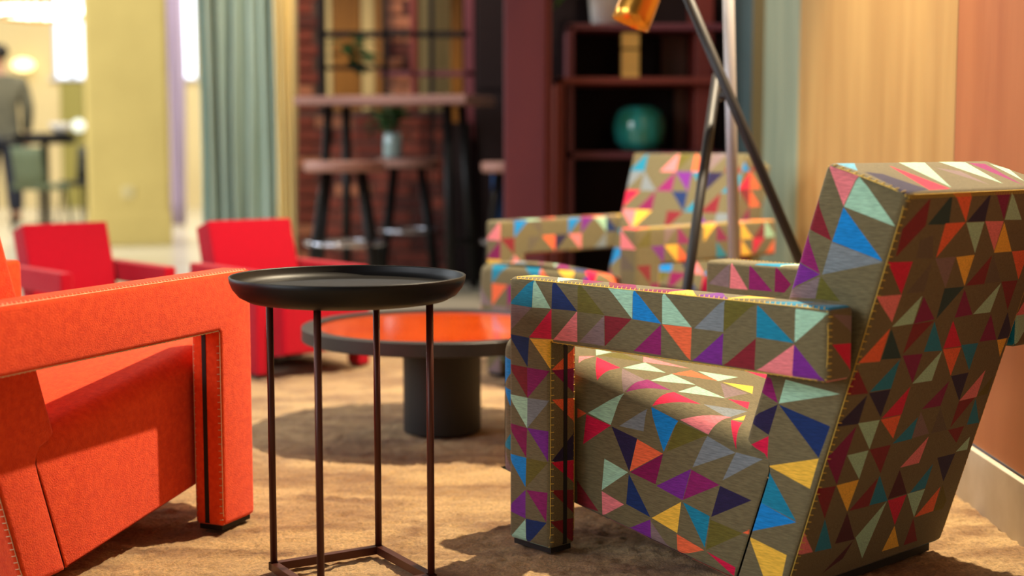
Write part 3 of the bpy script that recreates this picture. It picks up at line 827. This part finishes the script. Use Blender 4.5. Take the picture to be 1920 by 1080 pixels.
# ------------------------------------------------------------------ bar table, stools, plant
M_topwood = wood('warm_grey_wood', (168, 122, 108), (138, 96, 84), (3, 12, 12))
def bar_table(loc, lx, ly, h, label):
    t = empty('bar_table', loc, -0.3); tag(t, label, 'table')
    box('tabletop', (-lx / 2, -ly / 2, h - 0.045), (lx / 2, ly / 2, h), M_topwood, t, 0.008)
    for sx in (-1, 1):
        for sy in (-1, 1):
            tube('leg', [(sx * (lx / 2 - 0.14), sy * (ly / 2 - 0.12), h - 0.045), (sx * (lx / 2 - 0.10), sy * (ly / 2 - 0.05), 0)], 0.024, M_blackmetal, t, 10)
        tube('stretcher', [(sx * (lx / 2 - 0.115), -(ly / 2 - 0.085), 0.25), (sx * (lx / 2 - 0.115), ly / 2 - 0.085, 0.25)], 0.014, M_blackmetal, t, 8)
    return t
bar_table((at(742, 272, 7.3).x, 7.3, 0), 0.92, 0.46, 0.985, 'high bar table with warm grey wooden top on black splayed legs')


def stool(loc, r, h, label, plate=None):
    t = empty('bar_stool', loc); tag(t, label, 'stool', 'bar stools by the brick niche')
    lathe('seat', [(0, h - 0.05), (r - 0.01, h - 0.05), (r, h - 0.04), (r, h - 0.008), (r - 0.008, h), (0, h)], M_topwood, t, 40)
    for k in range(4):
        a = math.pi / 4 + k * math.pi / 2
        tube('leg', [(0.6 * r * math.cos(a), 0.6 * r * math.sin(a), h - 0.05), (1.25 * r * math.cos(a), 1.25 * r * math.sin(a), 0)], 0.019, M_blackmetal, t, 10)
    V, Fc = [], []
    rr = r * 0.98
    tube_geo(V, Fc, [(rr * math.cos(q), rr * math.sin(q), h * 0.42) for q in [math.pi * 2 * i / 24 for i in range(25)]], 0.012, 8, False)
    newobj('footrest', mesh_from(V, Fc, True), mat('polished_steel', (190, 190, 200), 0.25, metal=1.0), t)
    return t
stool((at(645, 272, 6.75).x, 6.75, 0), 0.19, 0.665, 'round bar stool in front of the brick wall, nearest the yellow curtain')
s2 = stool((at(765, 272, 7.75).x, 7.72, 0), 0.17, 0.67, 'round bar stool under the bar table carrying the glass of greenery')
s3 = stool((at(957, 272, 6.85).x, 6.85, 0), 0.14, 0.66, 'round bar stool half hidden behind the burgundy pillar')
tube('post', [(-0.06, 0, 0.1), (-0.06, 0, 0.61)], 0.03, mat('blue_enamel', (40, 92, 150), 0.4), s3, 12)
gp = empty('plant_glass', (at(738, 272, 7.72).x, 7.68, 0.6705)); tag(gp, 'small glass vase with dark green foliage on a bar stool', 'plant')
lathe('glass_vase', [(0, 0), (0.045, 0), (0.052, 0.01), (0.05, 0.12), (0.044, 0.135), (0.04, 0.135), (0.045, 0.12), (0.0, 0.01)], mat('grey_glass', (150, 176, 176), 0.1, coat=0.5), gp, 32)
leaves(gp, 0.12, 40, 0.13, 0.03, M_leafd, 12, (-0.02, 0), (-0.2, 1.4))
hp_ = empty('hanging_plant', (at(655, 120, 7.8).x, 7.80, at(655, 124, 7.86).z + 0.001)); tag(hp_, 'dark green plant lying on the upper beam of the rack', 'plant')
leaves(hp_, 0.0, 26, 0.14, 0.03, M_leafd, 13, (0, 0), (-0.3, 0.8))

# ------------------------------------------------------------------ curtains
def curtain(name, px0, px1, Y, m, label, folds, amp, top=3.3, seed=0):
    x0 = at(px0, 272, Y).x; x1 = at(px1, 272, Y).x; rnd = random.Random(seed)
    nx = folds * 14; ph = [rnd.uniform(-0.5, 0.5) for _ in range(folds + 2)]; am = [rnd.uniform(0.6, 1.25) for _ in range(folds + 2)]
    V, Fc = [], []
    zs = [0.01, 0.25, 0.6, 1.0, 1.5, 2.0, 2.6, top]
    for z in zs:
        for i in range(nx + 1):
            t = i / nx; k = int(t * folds); fr = 0.9 + 0.2 * math.sin(z * 1.3 + k)
            V.append((x0 + (x1 - x0) * t + 0.012 * math.sin(z * 2 + k * 1.7), Y + amp * am[k] * fr * math.sin(2 * math.pi * t * folds + ph[k] * 0.3), z))
    for j in range(len(zs) - 1):
        for i in range(nx):
            q = j * (nx + 1) + i; Fc.append((q, q + 1, q + nx + 2, q + nx + 1))
    o = newobj(name, mesh_from(V, Fc, True), m)
    sm = o.modifiers.new('thickness', 'SOLIDIFY'); sm.thickness = 0.004
    return tag(o, label, 'curtain')
curtain('curtain', 376, 528, 7.98, mat('sage_curtain', (182, 204, 194), 0.6, col2=(160, 182, 168), scale=(12, 12, 1), sheen=0.3), 'pleated grey-green curtain behind the red armchair', 6, 0.075, seed=4)
curtain('curtain', 517, 557, 7.82, mat('straw_curtain', (236, 212, 142), 0.7, sheen=0.2), 'narrow straw-yellow curtain beside the brick pillar', 3, 0.03, seed=6)

# ------------------------------------------------------------------ lobby on the left
M_yel = mat('yellow_plaster', (214, 190, 112), 0.7, col2=(206, 182, 106), scale=(3, 3, 3))
c0 = at(165, 272, 10.5).x; c1 = at(316, 272, 10.5).x
wc = empty('wall_column', ((c0 + c1) / 2, 10.5, 0)); tag(wc, kind='structure')
hwid = (c1 - c0) / 2
wc.rotation_euler = (0, 0, 0.27)
box('shaft', (-hwid, 0, 0.0), (hwid, 2 * hwid, 4.5), M_yel, wc, 0.03)
box('plinth', (-hwid - 0.006, -0.006, 0.0), (hwid + 0.006, 2 * hwid + 0.006, 0.235), M_yel, wc, 0.01)
ol = at(240, 360, 10.5)
ob = empty('wall_socket', (ol.x, 10.5 + (ol.x - (c0 + c1) / 2) * math.tan(0.27) - 0.001, ol.z), 0.27); tag(ob, 'pale square wall socket low on the yellow column', 'socket')
box('plate', (-0.045, -0.01, -0.045), (0.045, 0.0, 0.045), mat('pale_plastic', (222, 206, 150), 0.4), ob, 0.004)
box('insert', (-0.025, -0.013, -0.025), (0.025, -0.01, 0.025), mat('ivory_plastic', (206, 188, 130), 0.4), ob, 0.003)
# far wall with windows
FY = 17.0
wl = empty('wall_far', (-5, FY, 0)); tag(wl, kind='structure')
M_cwall = mat('cream_wall', (222, 202, 150), 0.8, col2=(214, 194, 142), scale=(1, 1, 1))
def fx(px): return at(px, 272, FY).x + 5
def fz(py): return at(960, py, FY).z
zt_ = 4.4; zw = fz(146)
for a, b, z0, z1 in ((-320, 104, 0, zt_), (104, 172, 0, zw), (172, 334, 0, zt_), (334, 371, 0, zw), (371, 620, 0, zt_), (104, 172, 3.4, zt_), (334, 371, 3.4, zt_)):
    box('wall_piece', (fx(a), 0, z0), (fx(b), 0.2, z1), M_cwall, wl)
M_pane = mat('bright_window', (235, 242, 255), 0.3, emit=(226, 238, 255), estr=2.2)
M_frame = mat('pale_window_frame', (196, 200, 214), 0.5)
for n, (a, b) in enumerate(((104, 172), (334, 371))):
    w = empty('window_%d' % (n + 1), (-5, FY, 0)); tag(w, kind='structure')
    box('pane', (fx(a), 0.10, zw), (fx(b), 0.12, 3.4), M_pane, w)
    for q in ((a, a + 4), (b - 4, b), ((a + b) / 2 - 5, (a + b) / 2 + 3)) if n == 0 else ((a, a + 3), (b - 3, b)):
        box('window_frame', (fx(q[0]), 0.04, zw), (fx(q[1]), 0.10, 3.4), M_frame, w)
    box('window_sill', (fx(a) - 0.03, -0.06, zw - 0.03), (fx(b) + 0.03, 0.10, zw), M_frame, w)
d1 = empty('door_1', (-5, FY - 0.04, 0)); tag(d1, kind='structure')
box('door_leaf', (fx(117), 0.0, 0.0), (fx(161), 0.04, fz(152)), mat('olive_door', (150, 140, 66), 0.5), d1, 0.01)
tube('door_handle', [(fx(156), -0.04, 1.0), (fx(150), -0.04, 1.0)], 0.012, M_blackmetal, d1, 8)
# wall lamp
p = at(45, 122, FY - 0.1)
wlmp = empty('wall_lamp', (p.x, FY, p.z)); tag(wlmp, 'glowing oval wall lamp beside the standing person', 'lamp')
box('mount', (-0.05, -0.06, -0.05), (0.05, 0.0, 0.05), M_blackmetal, wlmp, 0.01)
newobj('lamp_shade', blob_me((0, -0.13, 0), 0.13, 0.07, 0.075, 1, 0.0, 3), mat('glowing_glass', (255, 240, 190), 0.4, emit=(255, 232, 160), estr=2.6), wlmp)
# ring chandelier
p = at(86, 32, 14.5)
ch = empty('chandelier', (p.x, 14.5, p.z)); tag(ch, 'ring chandelier with a row of bright bulbs at upper left', 'chandelier')
V, Fc = [], []; CRR = 0.43
tube_geo(V, Fc, [(CRR * math.cos(q), CRR * math.sin(q), 0) for q in [math.pi * 2 * i / 40 for i in range(41)]], 0.02, 8, False)
newobj('ring', mesh_from(V, Fc, True), M_brass, ch)
M_bulb = mat('lit_bulb', (255, 252, 245), 0.4, emit=(255, 252, 246), estr=7.0)
bme = blob_me((0, 0, 0.03), 0.032, 0.032, 0.04, 1, 0.0, 2)
for i in range(30):
    q = 2 * math.pi * i / 30
    o = newobj('bulb', bme, M_bulb, ch); o.location = (CRR * math.cos(q), CRR * math.sin(q), 0.015)
tube('suspension', [(0, 0, 0), (0, 0, 1.9)], 0.008, M_brass, ch, 8)
for i in range(3):
    q = 2 * math.pi * i / 3
    tube('spoke', [(CRR * math.cos(q), CRR * math.sin(q), 0), (0, 0, 0.35)], 0.008, M_brass, ch, 8)
# lavender curtain beyond the column
curtain('curtain', 318, 348, 13.0, mat('lavender_curtain', (196, 180, 204), 0.7), 'pale lavender curtain just right of the yellow column', 3, 0.03, 3.6, 9)
# high table and chairs in the lobby
LT = empty('lobby_table', (at(84, 272, 13.0).x, 13.0, 0)); tag(LT, 'dark round high table in the lobby beside the standing person', 'table')
lathe('tabletop', [(0, 0.75), (0.26, 0.75), (0.27, 0.76), (0.27, 0.84), (0.26, 0.85), (0, 0.85)], M_blackmetal, LT, 40)
tube('column', [(0, 0, 0.02), (0, 0, 0.75)], 0.035, M_blackmetal, LT, 12)
lathe('foot', [(0, 0), (0.2, 0), (0.2, 0.012), (0.04, 0.03), (0, 0.03)], M_blackmetal, LT, 32)
bw = lathe('bowl', [(0, 0), (0.05, 0), (0.08, 0.03), (0.105, 0.09), (0.1, 0.09), (0.07, 0.03), (0, 0.02)], M_white, None, 32)
gl = empty('globe_lamp', (at(155, 236, FY).x, FY - 0.04, at(155, 236, FY).z)); tag(gl, 'small white globe lamp on the olive door wall', 'lamp')
box('mount', (-0.03, -0.04, -0.03), (0.03, 0.0, 0.03), M_brass, gl, 0.005)
newobj('globe', blob_me((0, -0.12, 0), 0.075, 0.075, 0.075, 1, 0.0, 3), mat('white_globe', (235, 245, 235), 0.3, emit=(235, 248, 240), estr=0.8), gl)
bw.location = (at(118, 272, 13.0).x, 12.95, 0.8505); tag(bw, 'small white bowl on the dark lobby table', 'bowl')


def lobby_chair(loc, rz, m, label):
    t = empty('lobby_chair', loc, rz, 0.84); tag(t, label, 'chair', 'chairs in the lobby')
    box('seat', (-0.21, -0.21, 0.42), (0.21, 0.21, 0.48), m, t, 0.02)
    V, Fc = [], []
    n = 10
    for jz, z in enumerate((0.46, 0.6, 0.74, 0.86)):
        for i in range(n + 1):
            a = math.radians(20 + 140 * i / n)
            V.append((0.23 * math.cos(a), 0.05 + 0.2 * math.sin(a) + 0.05 * jz / 3, z))
    for jz in range(3):
        for i in range(n):
            q = jz * (n + 1) + i; Fc.append((q, q + 1, q + n + 2, q + n + 1))
    o = newobj('backrest', mesh_from(V, Fc, True), m, t); sm = o.modifiers.new('thickness', 'SOLIDIFY'); sm.thickness = 0.03
    for sx in (-1, 1):
        for sy in (-1, 1):
            tube('leg', [(sx * 0.17, sy * 0.17, 0.43), (sx * 0.21, sy * 0.21, 0)], 0.014, M_blackmetal, t, 8)
    return t
lobby_chair((at(74, 272, 12.45).x, 12.45, 0), 2.6, mat('green_upholstery', (92, 104, 80), 0.8), 'green upholstered tub chair in front of the dark lobby table')
lobby_chair((at(156, 272, 13.5).x, 13.5, 0), -0.4, mat('black_upholstery', (44, 46, 40), 0.7), 'black chair in the lobby next to the yellow column')


# ------------------------------------------------------------------ standing person
def skin(name, nodes, edges, m, parent, sub=2):
    me = bpy.data.meshes.new('mesh'); me.from_pydata([n[0] for n in nodes], edges, []); me.update()
    o = newobj(name, me, m, parent)
    md = o.modifiers.new('skin', 'SKIN'); md.use_smooth_shade = True
    sv = me.skin_vertices[0].data
    for i, n in enumerate(nodes):
        r = n[1]; sv[i].radius = r if isinstance(r, tuple) else (r, r)
        sv[i].use_root = (i == 0)
    s = o.modifiers.new('smooth', 'SUBSURF'); s.levels = sub; s.render_levels = sub
    return o
pp_ = empty('person', (at(0, 272, 13.4).x, 13.4, 0.0), math.radians(25)); pp_.scale = (1.2, 1.15, 1.0); tag(pp_, 'person in grey shirt and dark trousers standing at the left edge', 'person')
M_skin = mat('skin', (188, 140, 112), 0.6); M_shirt = mat('grey_shirt', (104, 100, 80), 0.9, col2=(84, 82, 68), scale=(6, 6, 6))
M_trs = mat('dark_trousers', (40, 44, 62), 0.9, col2=(30, 34, 48), scale=(6, 6, 6)); M_hair = mat('dark_hair', (28, 22, 18), 0.8)
body = [((0, 0, 0.88), (0.135, 0.09)), ((0, 0, 1.08), (0.125, 0.085)), ((0, 0.005, 1.28), (0.15, 0.095)), ((0, 0, 1.38), (0.08, 0.06)), ((0, 0.01, 1.44), (0.05, 0.05)), ((0, 0.02, 1.50), (0.062, 0.075)), ((0, 0.025, 1.57), (0.072, 0.088)), ((0, 0.015, 1.63), (0.05, 0.06)),
        ((0.17, 0, 1.34), (0.052, 0.052)), ((0.215, 0, 1.08), (0.04, 0.04)), ((0.21, 0.07, 0.86), (0.03, 0.03)), ((0.21, 0.10, 0.78), (0.022, 0.035)), ((0.21, 0.12, 0.71), (0.012, 0.025)),
        ((-0.17, 0, 1.34), (0.052, 0.052)), ((-0.215, 0, 1.08), (0.04, 0.04)), ((-0.21, 0.05, 0.86), (0.03, 0.03)), ((-0.21, 0.07, 0.78), (0.022, 0.035)), ((-0.21, 0.08, 0.71), (0.012, 0.025)),
        ((0.085, 0, 0.80), (0.085, 0.085)), ((0.095, 0.01, 0.46), (0.058, 0.058)), ((0.10, -0.02, 0.10), (0.04, 0.042)), ((0.10, -0.01, 0.045), (0.04, 0.04)), ((0.105, 0.14, 0.03), (0.035, 0.022)),
        ((-0.085, 0, 0.80), (0.085, 0.085)), ((-0.095, 0.03, 0.46), (0.058, 0.058)), ((-0.10, 0.0, 0.10), (0.04, 0.042)), ((-0.10, 0.01, 0.045), (0.04, 0.04)), ((-0.105, 0.16, 0.03), (0.035, 0.022))]
ed = [(0, 1), (1, 2), (2, 3), (3, 4), (4, 5), (5, 6), (6, 7), (2, 8), (8, 9), (9, 10), (10, 11), (11, 12), (2, 13), (13, 14), (14, 15), (15, 16), (16, 17),
      (0, 18), (18, 19), (19, 20), (20, 21), (21, 22), (0, 23), (23, 24), (24, 25), (25, 26), (26, 27)]
skin('body', body, ed, M_skin, pp_)
up = lambda n, k, d: (n[0], (n[1][0] * k + d, n[1][1] * k + d))
sidx = [0, 1, 2, 3, 8, 9, 10, 13, 14, 15]
skin('shirt', [((0, 0, 0.90), (0.165, 0.115)), up(body[1], 1.05, 0.02), up(body[2], 1.08, 0.022), ((0, 0, 1.40), (0.085, 0.07))] + [up(body[i], 1.05, 0.012) for i in sidx[4:]] + [((0, 0, 0.80), (0.168, 0.118))],
     [(0, 1), (1, 2), (2, 3), (2, 4), (4, 5), (5, 6), (2, 7), (7, 8), (8, 9), (0, 10)], M_shirt, pp_)
tidx = [0, 18, 19, 20, 23, 24, 25]
skin('trousers', [((0, 0, 0.90), (0.145, 0.10))] + [up(body[i], 1.08, 0.016) for i in tidx[1:]], [(0, 1), (1, 2), (2, 3), (0, 4), (4, 5), (5, 6)], M_trs, pp_)
newobj('hair', blob_me((0, -0.005, 1.605), 0.088, 0.10, 0.078, 2, 0.06, 3), M_hair, pp_)
for sx in (-1, 1):
    newobj('shoe', blob_me((sx * 0.104, 0.08, 0.045), 0.048, 0.13, 0.045, 3, 0.0, 3), M_black, pp_)
